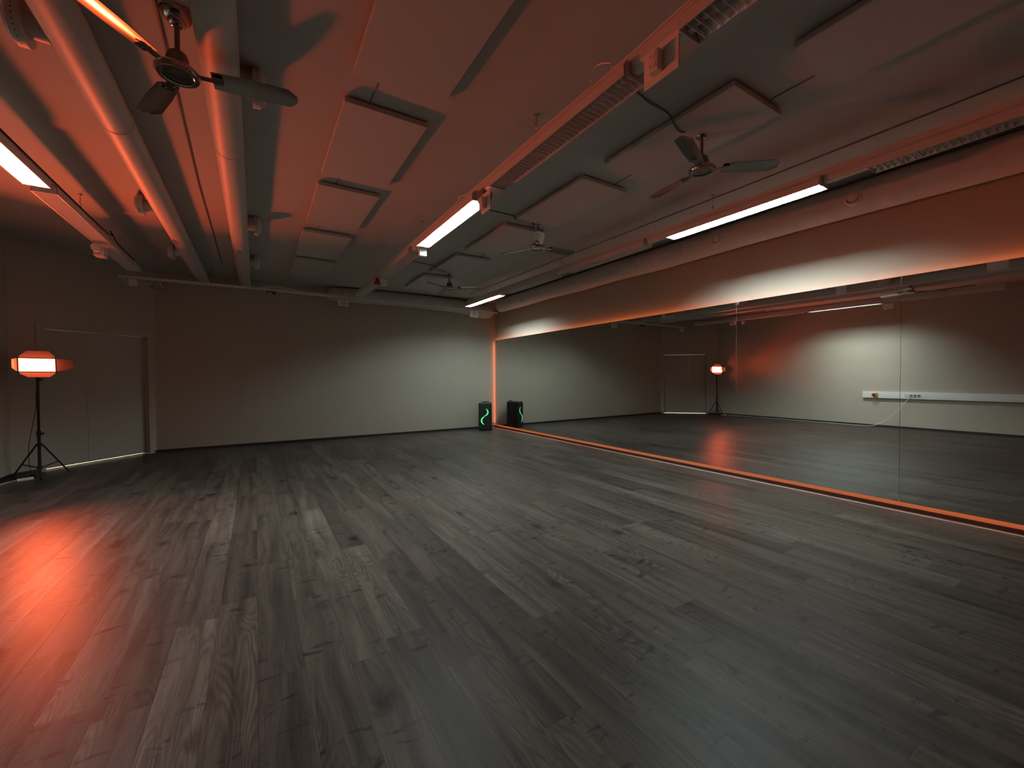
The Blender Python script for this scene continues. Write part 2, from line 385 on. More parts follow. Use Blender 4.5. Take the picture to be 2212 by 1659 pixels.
# ================================================================== CEILING LIGHT ROWS
FW = .166
def fixture(name, L, lit, lm='louvre'):
    root = empty(name, (0, 0, 0))
    hw = FW / 2; hl_ = L / 2; t = .003
    out = [(-hw, 0), (-hw, .060), (-.060, .090), (.060, .090), (hw, .060), (hw, 0)]
    inn = [(hw - t, 0), (hw - t, .058), (.058, .087), (-.058, .087), (-hw + t, .058), (-hw + t, 0)]
    mb = MB(); mb.prism(out + inn, -hl_, hl_, 'xzy')
    for y0, y1 in ((-hl_, -hl_ + t), (hl_ - t, hl_)): mb.prism(out, y0, y1, 'xzy')
    mb.build('housing', M['white'], root)
    for sx in (-.0,):
        mb = MB(); mb.tube([(sx, -hl_ + .03, .036), (sx, hl_ - .03, .036)], .0128, 12); mb.build('tube', M['tube_on' if lit else 'tube_off'], root, smooth=True)
    for y in (-hl_ + .004, hl_ - .030):
        mb = MB(); mb.box(-.016, .016, y, y + .026, .020, .086); mb.build('lamp_holder', M['plastic'], root)
    mb = MB()
    for s in (-1, 1):   # side reflectors
        q = [(s * (hw - .006), .002), (s * (hw - .007), .002), (s * .040, .078), (s * .042, .078)]
        mb.prism(q if s > 0 else q[::-1], -hl_ + .006, hl_ - .006, 'xzy')
    n = int(L / .040)
    for k in range(1, n):
        y = -hl_ + L * k / n
        mb.prism([(-hw + .010, .001), (hw - .010, .001), (hw - .020, .0225), (-hw + .020, .0225)], y - .0012, y + .0012, 'xzy')
    mb.build('louvre', M[lm], root)
    return root
FZ = 3.0
rows = {
    'c': (1.82, [(-.27, 1.28, 0), (1.62, 3.165, 0), (3.487, 5.06, 1), (5.40, 6.90, 0), (7.22, 8.81, 0)]),
    'r': (4.262, [(-.22, 1.333, 0), (1.66, 3.245, 1), (3.58, 5.11, 0), (5.43, 6.98, 0), (7.245, 8.83, 1)]),
    'l': (-1.568, [(1.78, 3.33, 0), (3.66, 5.155, 1), (5.30, 6.87, 0), (6.95, 8.46, 0)]),
}
flab = {
    ('c', 0): 'unlit louvred ceiling light cut off by the top edge of the photo',
    ('c', 1): 'long unlit louvred ceiling light in the middle row, just below the ribbed socket plate',
    ('c', 2): 'lit white louvred ceiling light in the middle row, glaring above the room centre',
    ('c', 3): 'unlit white ceiling light in the middle row just past the lit one',
    ('c', 4): 'unlit white ceiling light at the far end of the middle row',
    ('r', 0): 'unlit louvred ceiling light at the right edge of the photo above the mirror wall',
    ('r', 1): 'long lit louvred ceiling light above the mirrors, the nearer lit one of the right row',
    ('r', 2): 'unlit white ceiling light of the right row just beyond its long lit neighbour',
    ('r', 3): 'unlit white ceiling light just before the lit one in the far right corner',
    ('r', 4): 'lit ceiling light at the far end of the right row above the corner speaker',
    ('l', 0): 'unlit ceiling light along the left wall seen in the nearest mirror past the lit one',
    ('l', 1): 'lit louvred ceiling light at the left edge of the photo',
    ('l', 2): 'unlit white ceiling light along the left wall just past the lit one',
    ('l', 3): 'unlit white ceiling light of the left row ending above the door',
}
protos = {}
for rk, (X, fx_) in rows.items():
    for i, (y0, y1, lit) in enumerate(fx_):
        L = y1 - y0; key = (round(L, 2), lit, (rk, i) in (('c', 0), ('r', 0)))
        if key not in protos:
            o = protos[key] = fixture('fluorescent_light', L, lit, 'alu' if key[2] else 'louvre')
        else:
            o = copy_tree(protos[key])
        o.location = (X, (y0 + y1) / 2, FZ)
        tag(o, flab[(rk, i)], 'ceiling light', 'fluorescent lights hung in three rows')
rlab = {'c': 'long white lighting rail of the middle row, hung by small hooks', 'r': 'long white lighting rail hung above the mirror wall',
        'l': 'long white lighting rail hung along the left wall'}
hooks = {'c': [.6, 2.57, 5.06, 7.6], 'r': [.35, 2.70, 5.30, 7.85], 'l': [2.6, 4.4, 6.2, 7.7]}
for rk, (X, fx_) in rows.items():
    root = empty('lighting_rail', (X, fx_[0][0], 3.092)); tag(root, rlab[rk], 'lighting rail', 'rails carrying the ceiling lights')
    ln = fx_[-1][1] - fx_[0][0]
    mb = MB(); mb.box(-.032, .032, 0, ln, 0, .050); mb.build('rail', M['white'], root, bevel=.004)
    for (a, b) in zip(fx_[:-1], fx_[1:]):
        g0, g1 = a[1] + .003 - fx_[0][0], b[0] - .003 - fx_[0][0]
        mb = MB(); mb.prism([(-.036, -.001), (.036, -.001), (.040, -.040), (.025, -.066), (-.025, -.066), (-.040, -.040)], g0, g1, 'xzy'); mb.build('gap_cover', M['white'], root, bevel=.004)
    for hyy in hooks[rk]:
        y = hyy - fx_[0][0]; zt_ = ZC - 3.092
        mb = MB(); mb.tube([(0, y, .05), (0, y, .105), (.008, y + .006, .12), (0, y, .135), (-.006, y, .15), (0, y, .17), (0, y, zt_)], .0045, 6)
        mb.lathe([(.011, .085), (.011, .1)], 8, mx=Matrix.Translation((0, y, 0))); mb.lathe([(.02, zt_ - .012), (.02, zt_)], 10, mx=Matrix.Translation((0, y, 0)))
        mb.build('hook', M['steel'], root, smooth=True)
    if rk == 'c':
        y = lambda v: v - fx_[0][0]
        mb = MB(); mb.tube(smoothpath([(-.036, y(.2), .05), (-.038, y(1.2), .048), (-.036, y(1.70), .035), (-.05, y(1.76), .075), (-.05, y(1.86), .125), (-.05, y(1.93), .09), (-.04, y(1.97), .045), (-.038, y(2.6), .05), (-.037, y(3.3), .045), (-.038, y(3.7), .05), (-.04, y(3.9), .09), (-.036, y(4.3), .05), (-.036, y(8.6), .052)], 6), .0042, 6)
        mb.build('cord', M['cable_white'], root, smooth=True)
    if rk == 'l':
        y = lambda v: v - fx_[0][0]
        mb = MB(); mb.tube(smoothpath([(.04, y(2.2), .055), (.04, y(6.7), .05), (.06, y(7.0), .09), (.05, y(7.4), .03), (.04, y(8.3), .04)], 6), .007, 6)
        mb.build('cord', M['cable_black'], root, smooth=True)

# ribbed socket plates hanging in the gaps of the middle row
def socket_plate(x, y0, y1, z0, z1, lab, ys, zs, hs):
    root = empty('socket_plate', (x, (y0 + y1) / 2, z0)); tag(root, lab, 'socket plate', 'socket plates in the middle light row')
    hy = (y1 - y0) / 2; hz = z1 - z0
    mb = MB(); mb.box(0, .006, -hy, hy, 0, hz)
    n = 9
    for k in range(n):
        z = hz * (k + .5) / n * .82 + .012; mb.box(-.003, 0, -hy, hy, z - .0035, z + .0035)
    mb.build('plate', M['plastic'], root)
    yy = ys - (y0 + y1) / 2; zz = zs - z0
    mb = MB(); mb.box(-.047, -.0035, yy - .032, yy + .032, zz - hs, zz + hs); b = mb.build('outlet_box', M['plastic'], root, bevel=.006)
    for s in (-1, 1):
        mx = Matrix.Translation((-.0475, yy, zz + s * hs * .48)) @ Matrix.Rotation(R(-90), 4, 'Y')
        mb = MB(); mb.lathe([(.021, 0), (.021, .002), (.0175, .002), (.017, -.0005)], 20, mx=mx, cap=False); mb.lathe([(.0, .0006), (.0172, .0006)], 20, 1, mx=mx, cap=False)
        for q in (-.0095, .0095):
            m2 = mx @ Matrix.Translation((0, q, .0012)); mb.lathe([(0.0001, 0), (.003, 0)], 8, 2, mx=m2, cap=False)
        mb.build('socket', [M['plastic'], M['plastic'], M['dark']], b, smooth=True)
    return root
socket_plate(1.752, 1.288, 1.495, 2.842, 3.02, 'ribbed white plate with a double socket, nearest the camera in the middle light row', 1.405, 2.925, .052)
socket_plate(1.752, 3.175, 3.335, 2.815, 2.985, 'small white socket plate at the near end of the lit middle ceiling light', 3.265, 2.885, .05)
# small fittings at the light rows
def fit(name, lab, cat, mb, m, loc, **k):
    o = mb.build(name, m, **k); o.location = loc; return tag(o, lab, cat)
mb = MB(); mb.lathe([(.001, -.075), (.03, -.07), (.052, -.05), (.055, .0), (.055, .05), (.045, .072), (.001, .075)], 20, mx=Matrix.Rotation(R(90), 4, 'X') @ Matrix.Scale(1.35, 4, (0, 1, 0)))
fit('end_cap', 'rounded dark purple cap between the socket plate and the lit middle ceiling light', 'cap', mb, mat('purple_cap', (0.16, 0.11, 0.13), .5), (1.815, 3.398, 3.015), smooth=True)
mb = MB(); mb.box(-.05, .05, -.028, .028, -.055, .05); fit('junction_box', 'small white box brightly lit at the far end of the lit middle ceiling light', 'box', mb, M['plastic'], (1.84, 5.135, 2.955), bevel=.008)
mb = MB(); mb.box(-.05, .05, -.03, .03, -.06, .05); fit('junction_box', 'small white box beside the dark red bell in the middle light row', 'box', mb, M['plastic'], (1.84, 7.04, 2.945), bevel=.008)
mb = MB(); mb.lathe([(.055, -.02), (.06, -.012), (.045, .02), (.03, .05), (.026, .085)], 20)
fit('alarm_bell', 'dark red bell-shaped cap hanging in the middle light row near the far wall', 'alarm', mb, M['red'], (1.745, 7.07, 2.925), smooth=True)
mb = MB(); mb.box(-.05, .05, -.08, .08, -.085, .09); fit('junction_box', 'white box hung on the left light row near the door', 'box', mb, M['plastic'], (-1.66, 7.25, 2.99), bevel=.006)
mb = MB(); mb.lathe([(.045, 0), (.05, .01), (.05, .05), (.04, .06)], 18, mx=Matrix.Rotation(R(90), 4, 'X')); fit('smoke_detector', 'small round white cap in the gap of the left light row', 'cap', mb, M['plastic'], (-1.62, 6.945, 2.945), smooth=True)
mb = MB(); mb.box(-.04, .04, -.085, .085, 0, .11); mb.box(-.02, .02, .03, .06, -.03, 0); fit('junction_box', 'white socket box beside the lit left-row light, seen in the mirror', 'box', mb, M['plastic'], (-1.57, 3.55, 2.87), bevel=.005)

# ================================================================== CEILING PANELS
def ceil_panel():
    root = empty('ceiling_panel', (0, 0, 0))
    mb = MB(); mb.box(-.3, .3, -.6, .6, 0, .038); mb.build('board', M['panel'], root, bevel=.002)
    mb = MB()
    for sx in (-.22, .22):
        for sy in (-.5, .5): mb.box(sx - .02, sx + .02, sy - .02, sy + .02, .038, .05)
    mb.build('spacer', M['panel'], root)
    mb = MB(); mb.tube([(-.13, -.885, .046), (-.13, -.64, .0465), (-.13, -.612, .040), (-.13, -.598, .030)], .0042, 6); mb.build('cord', M['cable_dark'], root, smooth=True)
    return root
pyc = [.62, 2.17, 3.67, 5.12, 6.64, 8.10]
ordi = ['nearest the camera', 'second from the camera', 'third from the camera', 'fourth from the camera', 'second from the far wall', 'nearest the far wall']
pp = None
for rk, X, nm, sgn in (('a', .85, 'left of the middle ceiling lights', 1), ('b', 3.02, 'between the middle and right ceiling lights', -1)):
    for i, y in enumerate(pyc):
        if rk == 'a' and i == 0: pass
        o = ceil_panel() if pp is None else copy_tree(pp)
        pp = pp or o
        o.location = (X, y, 3.27); 
        if sgn < 0: o.scale = (-1, 1, 1)
        tag(o, 'flat white ceiling panel in the row %s, %s' % (nm, ordi[i]), 'ceiling panel', 'panels mounted in two rows on the ceiling')

# thin cables on the ceiling
mb = MB(); mb.tube([(4.345, -1, ZC - .005), (4.34, 3, ZC - .006), (4.34, 6, ZC - .005), (4.335, 8.9, ZC - .005)], .0055, 6)
tag(mb.build('ceiling_cable', M['cable_dark'], smooth=True), 'thin cable running along the ceiling above the right light row', 'cable')
mb = MB(); mb.tube([(-.40, 1.5, ZC - .005), (-.43, 3.3, ZC - .006), (-.465, 5.2, ZC - .005), (-.467, 8.6, ZC - .005)], .007, 6)
tag(mb.build('ceiling_cable', M['cable_dark'], smooth=True), 'dark thin cable along the ceiling between the two round ducts', 'cable')
FAN = {1: (-.335, 2.863), 2: (3.063, 2.037), 3: (3.080, 4.335), 4: (3.077, 7.154)}
cab = {2: ([(1.86, 1.93, 3.15), (2.0, 1.95, 3.29), (2.27, 1.995, 3.31), (2.41, 2.02, 3.308), (2.62, 2.03, 3.312), (2.70, 2.035, 3.275), (2.74, 2.05, 3.262), (2.86, 2.08, 3.262), (2.99, 2.05, 3.30)], 'dark cable crossing the ceiling from the middle lights to the nearest right-hand fan'),
       3: ([(1.86, 4.25, 3.15), (2.0, 4.26, 3.29), (2.37, 4.293, 3.312), (2.70, 4.30, 3.312), (2.74, 4.33, 3.30), (3.01, 4.34, 3.31)], 'dark cable crossing the ceiling from the lit middle light to the middle fan'),
       4: ([(1.86, 6.75, 3.15), (2.0, 6.8, 3.29), (2.27, 6.853, 3.312), (2.69, 6.933, 3.312), (2.73, 6.95, 3.262), (2.95, 7.05, 3.262), (3.01, 7.10, 3.31)], 'dark cable crossing the ceiling from the middle lights to the farthest fan')}
for k, (p, lab) in cab.items():
    mb = MB(); mb.tube(smoothpath(p, 5), .0065, 6); tag(mb.build('ceiling_cable', M['cable_dark'], smooth=True), lab, 'cable', 'cables feeding the ceiling fans')

# ================================================================== CEILING FANS
def blade_mesh(r0=.10, r1=.575):
    mb = MB(); n = 10; T = .0022; top = []; bot = []
    for i in range(n + 1):
        t = i / n; r_ = r0 + .055 + (r1 - r0 - .055) * t
        w = (.050 + .012 * min(1, t * 2.5)) * (1.0 if t < .93 else math.sqrt(max(0, 1 - ((t - .93) / .075) ** 2)))
        pitch = R(-14 + 4 * t)
        for s, L_ in ((-1, bot), (1, top)):
            row = []
            for q in (-1, -.5, 0, .5, 1):
                y = q * w; z = y * math.tan(pitch) - .010 * q * q * .6 + s * T
                row.append((r_, y, z))
            L_.append(row)
    vs = [p for row in bot for p in row] + [p for row in top for p in row]; o = 5 * (n + 1); fs = []
    for i in range(n):
        for k in range(4):
            a = i * 5 + k; fs += [(a, a + 1, a + 6, a + 5), (o + a, o + a + 5, o + a + 6, o + a + 1)]
        for k in (0, 4):
            a = i * 5 + k; fs.append((a, a + 5, o + a + 5, o + a))
    for a in range(4): fs.append((a, o + a, o + a + 1, a + 1)); b_ = n * 5 + a; fs.append((b_, b_ + 1, o + b_ + 1, o + b_))
    mb.add(vs, fs); return mb
def make_fan():
    root = empty('ceiling_fan', (0, 0, 0))
    mb = MB(); mb.lathe([(.016, -.075), (.030, -.072), (.040, -.060), (.043, -.048), (.052, -.044), (.068, -.026), (.074, -.010), (.074, 0)], 32); mb.build('canopy', M['chrome'], root, smooth=True)
    mb = MB(); mb.lathe([(.0125, -.225), (.0125, -.070)], 16); mb.build('downrod', M['fanbody'], root, smooth=True)
    mb = MB(); mb.lathe([(.056, -.300), (.056, -.282), (.050, -.245), (.043, -.222), (.030, -.212), (.013, -.208)], 32); mb.build('motor_housing', M['fanbody'], root, smooth=True)
    mb = MB(); mb.lathe([(.070, -.338), (.082, -.343), (.094, -.340), (.101, -.328), (.101, -.316), (.094, -.304), (.075, -.297), (.050, -.296)], 40, cap=False); mb.build('hub_ring', M['chrome'], root, smooth=True)
    mb = MB(); mb.lathe([(.0001, -.336), (.040, -.336), (.068, -.333), (.074, -.335)], 40, cap=False); mb.build('hub_plate', M['chrome'], root, smooth=True)
    B = blade_mesh(); me = None
    for k in range(3):
        if me is None: bl = B.build('blade', M['blade'], root, smooth=True); me = bl.data
        else:
            bl = bl.copy(); COL.objects.link(bl)
        bl.location = (0, 0, -.312); bl.rotation_euler = (0, 0, R(120 * k))
    for k in range(3):
        mb = MB(); mb.box(.088, .205, -.017, .017, -.3215, -.3165); mb.box(.155, .205, -.032, .032, -.3215, -.3165)
        for (a, b_) in ((.17, -.02), (.17, .02), (.195, 0)): mb.lathe([(.0055, -.325), (.004, -.3205)], 8, mx=Matrix.Translation((a, b_, 0)))
        br = mb.build('blade_bracket', M['chrome'], root); br.rotation_euler = (0, 0, R(120 * k))
    return root
fanaz = {1: -8, 2: 81, 3: -3, 4: -34}
fanlab = {1: 'chrome three-blade ceiling fan at the upper left, between the round ducts', 2: 'chrome three-blade ceiling fan on the right, above the nearer lit mirror-side light',
          3: 'chrome three-blade ceiling fan between the two lit right-row lights, near the photo centre', 4: 'small-looking ceiling fan farthest away, near the far wall'}
fp = make_fan()
for k in (1, 2, 3, 4):
    o = fp if k == 1 else copy_tree(fp)
    o.location = (*FAN[k], ZC); o.rotation_euler = (0, 0, R(fanaz[k])); tag(o, fanlab[k], 'ceiling fan', 'three-blade ceiling fans')

# ================================================================== DUCTS
def valve_on(root, y, zc, s):
    # spigot and perforated valve pointing sideways (s = -1 left, +1 right) from a duct of radius .1
    mx = Matrix.Translation((s * .085, y, zc)) @ Matrix.Rotation(R(90 * s), 4, 'Y')
    mb = MB(); mb.lathe([(.063, 0), (.063, .085)], 24, mx=mx); sp = mb.build('spigot', M['duct'], root, smooth=True)
    mb = MB()
    mb.lathe([(.060, .080), (.112, .080), (.112, .122), (.104, .124), (.104, .128), (.075, .150), (.03, .156), (.0001, .157)], 32, mx=mx, cap=False)
    v = mb.build('air_valve', M['duct'], root, smooth=True)
    mb = MB()
    for k in range(28):
        a = 2 * math.pi * k / 28
        m2 = mx @ Matrix.Translation((.1125 * math.cos(a), .1125 * math.sin(a), .104)) @ Matrix.Rotation(a, 4, 'Z') @ Matrix.Rotation(R(90), 4, 'Y')
        mb.lathe([(.0001, 0), (.0038, 0)], 6, mx=m2, cap=False)
    mb.build('perforation', M['dark'], v)
def nozzle_on(root, y, ang, zc):
    for dy in (-.045, .045):
        a = R(ang); mx = Matrix.Translation((.098 * math.cos(a), y + dy, zc + .098 * math.sin(a))) @ Matrix.Rotation(R(90) - a, 4, 'Y') 
        mb = MB(); mb.lathe([(.026, -.01), (.026, .012), (.020, .014), (.018, .010)], 18, 0, mx=mx, cap=False); mb.lathe([(.0001, .009), (.0185, .009)], 18, 1, mx=mx, cap=False)
        mb.build('nozzle', [M['duct'], M['dark']], root, smooth=True)
def duct(x, y0, s, lab, oy):
    zc = -.103
    root = empty('ventilation_duct', (x, 0, ZC)); tag(root, lab, 'duct', 'round ducts along the ceiling on the left')
    mb = MB(); ye = yfar(x) - .002
    pr = []; mb.tube([(0, y0, zc), (0, ye, zc)], .1, 40)
    mb.build('pipe', M['duct'], root, smooth=True)
    for y in (1.05, 4.05, 7.15):
        mb = MB(); mb.tube([(0, y, zc), (0, y + .035, zc)], .1025, 40); mb.build('coupling', M['duct'], root, smooth=True)
    for y in oy: valve_on(root, y, zc, s)
    nozzle_on(root, 6.86 if s < 0 else 6.93, -110 if s < 0 else -95, zc)
    return root
duct(-.83, -3.39, -1, 'left one of the two long round white ceiling ducts, valves on its left side', (3.21, 5.88, 7.80, .9))
duct(-.157, -3.39, 1, 'right one of the two long round white ceiling ducts, beside the nearest fan', (3.16, 5.98, 7.85, .9))
# wrapped duct above the mirrors
def rough_tube(pts, rads, seg, amp, seed):
    rnd = random.Random(seed); mb = MB(); P = smoothpath(pts, 14); n = len(P); k = (len(pts) - 1)
    rr = []
    for i in range(n):
        t = i / (n - 1) * k; j = min(int(t), k - 1); rr.append(rads[j] + (rads[j + 1] - rads[j]) * (t - j) + amp * (rnd.random() - .5))
    mb.tube(P, rr, seg); return mb
root = empty('wrapped_duct', (5.25, 0, 3.14)); tag(root, 'thick wrapped duct with round valves along the ceiling above the mirrors', 'duct')
ry = [-3.2, -1, .6, 1.5, 2.4, 3.3, 4.2, 5.1, 6.0, 6.9, 7.8, 8.6, 9.0]
rz = [0, .005, -.004, .004, .008, -.002, -.012, .0, -.008, .004, -.004, .0, -.01]
mb = rough_tube([(0, y, z) for y, z in zip(ry, rz)], [.16, .161, .160, .163, .159, .157, .163, .158, .163, .157, .162, .166, .155], 40, .0035, 3)
mb.build('wrapping', M['wrap'], root, smooth=True)
va = R(188)
for y in (1.735, 3.175, 4.455, 5.93, 7.95):
    mx = Matrix.Translation((.145 * math.cos(va), y, .145 * math.sin(va))) @ Matrix.Rotation(-R(82), 4, 'Y')
    mb = MB(); mb.lathe([(.078, -.03), (.078, .012), (.070, .022), (.058, .024), (.056, .010)], 32, 0, mx=mx, cap=False); v = mb.build('air_valve', M['white'], root, smooth=True)
    mb = MB(); mb.lathe([(.0001, .026), (.044, .026), (.049, .022), (.049, .012)], 32, 0, mx=mx, cap=False); mb.build('valve_disc', M['white'], v, smooth=True)
    mb = MB(); mb.lathe([(.044, .0115), (.057, .0115)], 32, 0, mx=mx, cap=False); mb.build('valve_gap', M['dark'], v)
mb = MB()
rnd = random.Random(5)
for k in range(16):
    y = 3.45 + .62 * k / 15; a = R(178 + rnd.uniform(-9, 9)); r_ = .158
    p = Vector((r_ * math.cos(a), y, r_ * math.sin(a))); 
    q = [p + Vector((rnd.uniform(-.012, -.002), rnd.uniform(-.03, .03), rnd.uniform(-.022, .022))) for _ in range(3)]
    mb.add([p + Vector((.004, -.02, 0)), q[0], q[1], p + Vector((.004, .02, .01)), q[2]], [(0, 1, 2), (2, 3, 4), (0, 2, 3), (0, 3, 4), (1, 2, 4)])
mb.build('torn_tape', M['steel'], root)
# duct along the far wall
root = empty('wrapped_duct', (3.3, 9.46, 3.12)); tag(root, 'wrapped round duct lying across the far wall behind the rail', 'duct')
fx0 = [1.33, 1.36, 1.43, 1.9, 2.6, 3.4, 4.2, 4.7, 5.05, 5.20, 5.27]
fz0 = [.03, .03, .028, .03, .035, .03, .0, -.06, -.085, -.08, -.07]
fr0 = [.05, .11, .145, .158, .155, .158, .165, .172, .172, .15, .10]
mb = rough_tube([(x - 3.3, (yfar(x) - .195) - 9.46 + .02, z) for x, z in zip(fx0, fz0)], fr0, 32, .003, 9)
mb.build('wrapping', M['wrap'], root, smooth=True)

# ================================================================== RAIL UNDER THE FAR CEILING
root = empty('cable_tray', (0, 9.1, 3.02)); tag(root, 'long narrow white cable tray hung across the room before the far wall', 'cable tray')
mb = MB()
pts = [(-1.885, .0, -.002), (-.9, 0, .004), (-.28, 0, .004), (1.2, 0, -.014), (2.6, 0, -.044), (4.2, 0, -.044), (5.20, 0, -.066)]
for a, b_ in zip(pts[:-1], pts[1:]):
    d = Vector(b_) - Vector(a)
    vs = [];
    for p in (a, b_):
        for yy, zz in ((-.028, -.02), (.028, -.02), (.028, .02), (-.028, .02)): vs.append((p[0], p[1] + yy, p[2] + zz))
    mb.add(vs, [(0, 1, 5, 4), (1, 2, 6, 5), (2, 3, 7, 6), (3, 0, 4, 7), (0, 3, 2, 1), (4, 5, 6, 7)])
mb.build('tray', mat('glossy_white_tray', (.70, .67, .62), .22), root)
for x in (-1.2, -.62, .27, .82, 2.2, 3.4):
    zz = .02 if x < 1 else -.01
    mb = MB(); mb.tube([(x, 0, zz - .01), (x, 0, ZC - 3.02)], .0035, 6); mb.build('hanger', M['steel'], root, smooth=True)
def lying(name, lab, pts, rad, m, n=6):
    mb = MB(); mb.tube(smoothpath(pts, n), rad, 8); return tag(mb.build(name, m, smooth=True), lab, 'cable')
lying('power_cable', 'white cables lying loosely on the far cable tray between duct and bulkhead light', [(.15, 9.09, 3.052), (.35, 9.10, 3.075), (.6, 9.11, 3.04), (.85, 9.10, 3.055), (1.1, 9.1, 3.04), (1.4, 9.09, 3.045), (1.7, 9.1, 3.02)], .008, M['cable_white'])
lying('power_cable', 'second thin cable looping above the far cable tray beside the ceiling duct', [(.05, 9.11, 3.052), (.3, 9.12, 3.10), (.55, 9.11, 3.085), (.8, 9.08, 3.05), (1.05, 9.11, 3.06), (1.5, 9.11, 3.03)], .006, M['cable_white'])
lying('power_cable', 'tangle of cable loops hanging below the left end of the far cable tray', [(-1.45, 9.08, 2.99), (-1.42, 9.06, 2.93), (-1.47, 9.05, 2.88), (-1.38, 9.06, 2.86), (-1.28, 9.05, 2.82), (-1.27, 9.06, 2.90), (-1.33, 9.07, 2.95), (-1.25, 9.08, 2.99)], .006, M['cable_dark'])
lying('power_cable', 'short pale cable end sticking down below the far cable tray', [(-1.36, 9.07, 2.99), (-1.345, 9.06, 2.95), (-1.325, 9.055, 2.90)], .007, M['cable_white'], 4)
lying('power_cable', 'white cable sagging from the small box at the left end of the far tray', [(-1.82, 9.08, 2.99), (-1.80, 9.06, 2.95), (-1.74, 9.06, 2.93), (-1.62, 9.07, 2.915), (-1.52, 9.07, 2.93), (-1.44, 9.08, 2.99)], .007, M['cable_white'])
mb = MB(); mb.box(-.05, .05, -.03, .03, -.055, .055); o = fit('junction_box', 'small white box hanging under the left end of the far cable tray', 'box', mb, M['plastic'], (-1.70, 9.08, 2.935), bevel=.012)
mb = MB(); mb.box(-.005, .005, -.02, .02, -.07, 0); mb.box(-.005, .14, -.02, .02, -.02, 0); mb.box(.10, .15, -.015, .015, -.06, -.02)
fit('clamp', 'small dark clamp under the far cable tray, right of the ceiling duct', 'clamp', mb, M['blackm'], (.19, 9.1, 3.004))
def bulkhead(x, y, z0, w, h_, lab, brack):
    root = empty('bulkhead_light', (x, y, z0)); tag(root, lab, 'emergency light', 'white boxes hung under the far cable tray')
    mb = MB(); mb.box(-w / 2, w / 2, -.022, .022, 0, h_); b_ = mb.build('case', M['plastic'], root, bevel=.006)
    mb = MB(); mb.box(-w * .20, w * .26, -.026, -.0225, h_ * .12, h_ * .92); mb.build('front_plate', M['white'], root, bevel=.002)
    for s in (-1, 1):
        mb = MB(); mb.tube([(s * w * .38, -.02, h_ * .55 if brack else h_ * .9), (s * w * .62, -.01, h_ + .03)], .006, 6); mb.build('bracket_arm', M['steel'], root)
    return root
bulkhead(1.545, 9.08, 2.822, .205, .135, 'white box lamp hung under the far cable tray beneath the middle light row', False)
bulkhead(4.525, 9.06, 2.800, .22, .165, 'bright white box lamp hung below the lit far right ceiling light', True)

# ================================================================== LEFT WALL TRUNKING (seen in the mirror)
root = empty('cable_trunking', (XL, 0, .745)); tag(root, 'long white cable trunking with sockets on the left wall, seen in the mirror', 'cable trunking')
mb = MB(); mb.box(.001, .055, -2.5, 4.42, 0, .168); mb.build('trunk', M['plastic'], root, bevel=.004)
mb = MB(); mb.box(.055, .059, -2.5, 4.415, .035, .135); mb.build('lid', M['plastic'], root, bevel=.002)
mb = MB(); mb.box(.059, .068, 3.28, 3.58, .045, .122); sp = mb.build('socket_strip', M['white'], root, bevel=.003)
for y in (3.32, 3.39, 3.46):
    mx = Matrix.Translation((.0682, y, .083)) @ Matrix.Rotation(R(90), 4, 'Y')
    mb = MB(); mb.lathe([(.0001, .0005), (.022, .0005), (.024, .003), (.027, .003)], 20, mx=mx, cap=False); mb.build('socket', M['cable_dark'], sp, smooth=True)
mx = Matrix.Translation((.060, 4.17, .082)) @ Matrix.Rotation(R(90), 4, 'Y')
mb = MB(); mb.box(.059, .085, 4.10, 4.20, .04, .135); ys = mb.build('switch_box', M['yellow'], root, bevel=.006)
mb = MB(); mb.lathe([(.018, .02), (.018, .045), (.036, .050), (.038, .068), (.030, .076)], 20, mx=mx); mb.build('stop_button', M['red'], ys, smooth=True)
lying('power_cable', 'white cable hanging from the wall trunking and running along the left wall to the lamp', [(XL + .075, 3.47, .80), (XL + .085, 3.50, .76), (XL + .09, 3.60, .60), (XL + .10, 3.76, .36), (XL + .11, 3.98, .14), (XL + .11, 4.22, .02), (XL + .10, 4.5, .006), (XL + .07, 5.0, .006), (XL + .05, 6.2, .006), (XL + .06, 7.4, .006), (XL + .10, 7.95, .006), (XL + .17, 8.12, .008), (XL + .24, 8.16, .012)], .006, M['cable_white'], 8)

# ================================================================== STUDIO LAMP ON ITS STAND
SX, SY = -2.575, 8.335
st = empty('light_stand', (SX, SY, 0)); tag(st, 'black three-legged light stand in the left corner by the door', 'light stand')
mb = MB(); mb.tube([(0, 0, .10), (0, 0, .60)], .017, 14); mb.build('lower_pole', M['blackm'], st, smooth=True)
mb = MB(); mb.tube([(0, 0, .58), (0, 0, 1.38)], .0135, 14); mb.build('upper_pole', M['blackm'], st, smooth=True)
mb = MB(); mb.lathe([(.024, .57), (.026, .58), (.026, .625), (.020, .64)], 16); c1 = mb.build('collar', M['black'], st, smooth=True)
mb = MB(); mb.tube([(.02, -.01, .60), (.05, -.025, .60)], .008, 8); mb.lathe([(.016, -.006), (.016, .006)], 10, mx=Matrix.Translation((.052, -.026, .60)) @ Matrix.Rotation(R(90), 4, 'Y')); mb.build('knob', M['black'], c1, smooth=True)
mb = MB(); mb.lathe([(.024, .425), (.034, .43), (.036, .455), (.022, .465)], 18); mb.build('leg_collar', M['black'], st, smooth=True)
mb = MB(); mb.lathe([(.024, .10), (.026, .11), (.026, .14), (.020, .15)], 16); mb.build('brace_collar', M['black'], st, smooth=True)
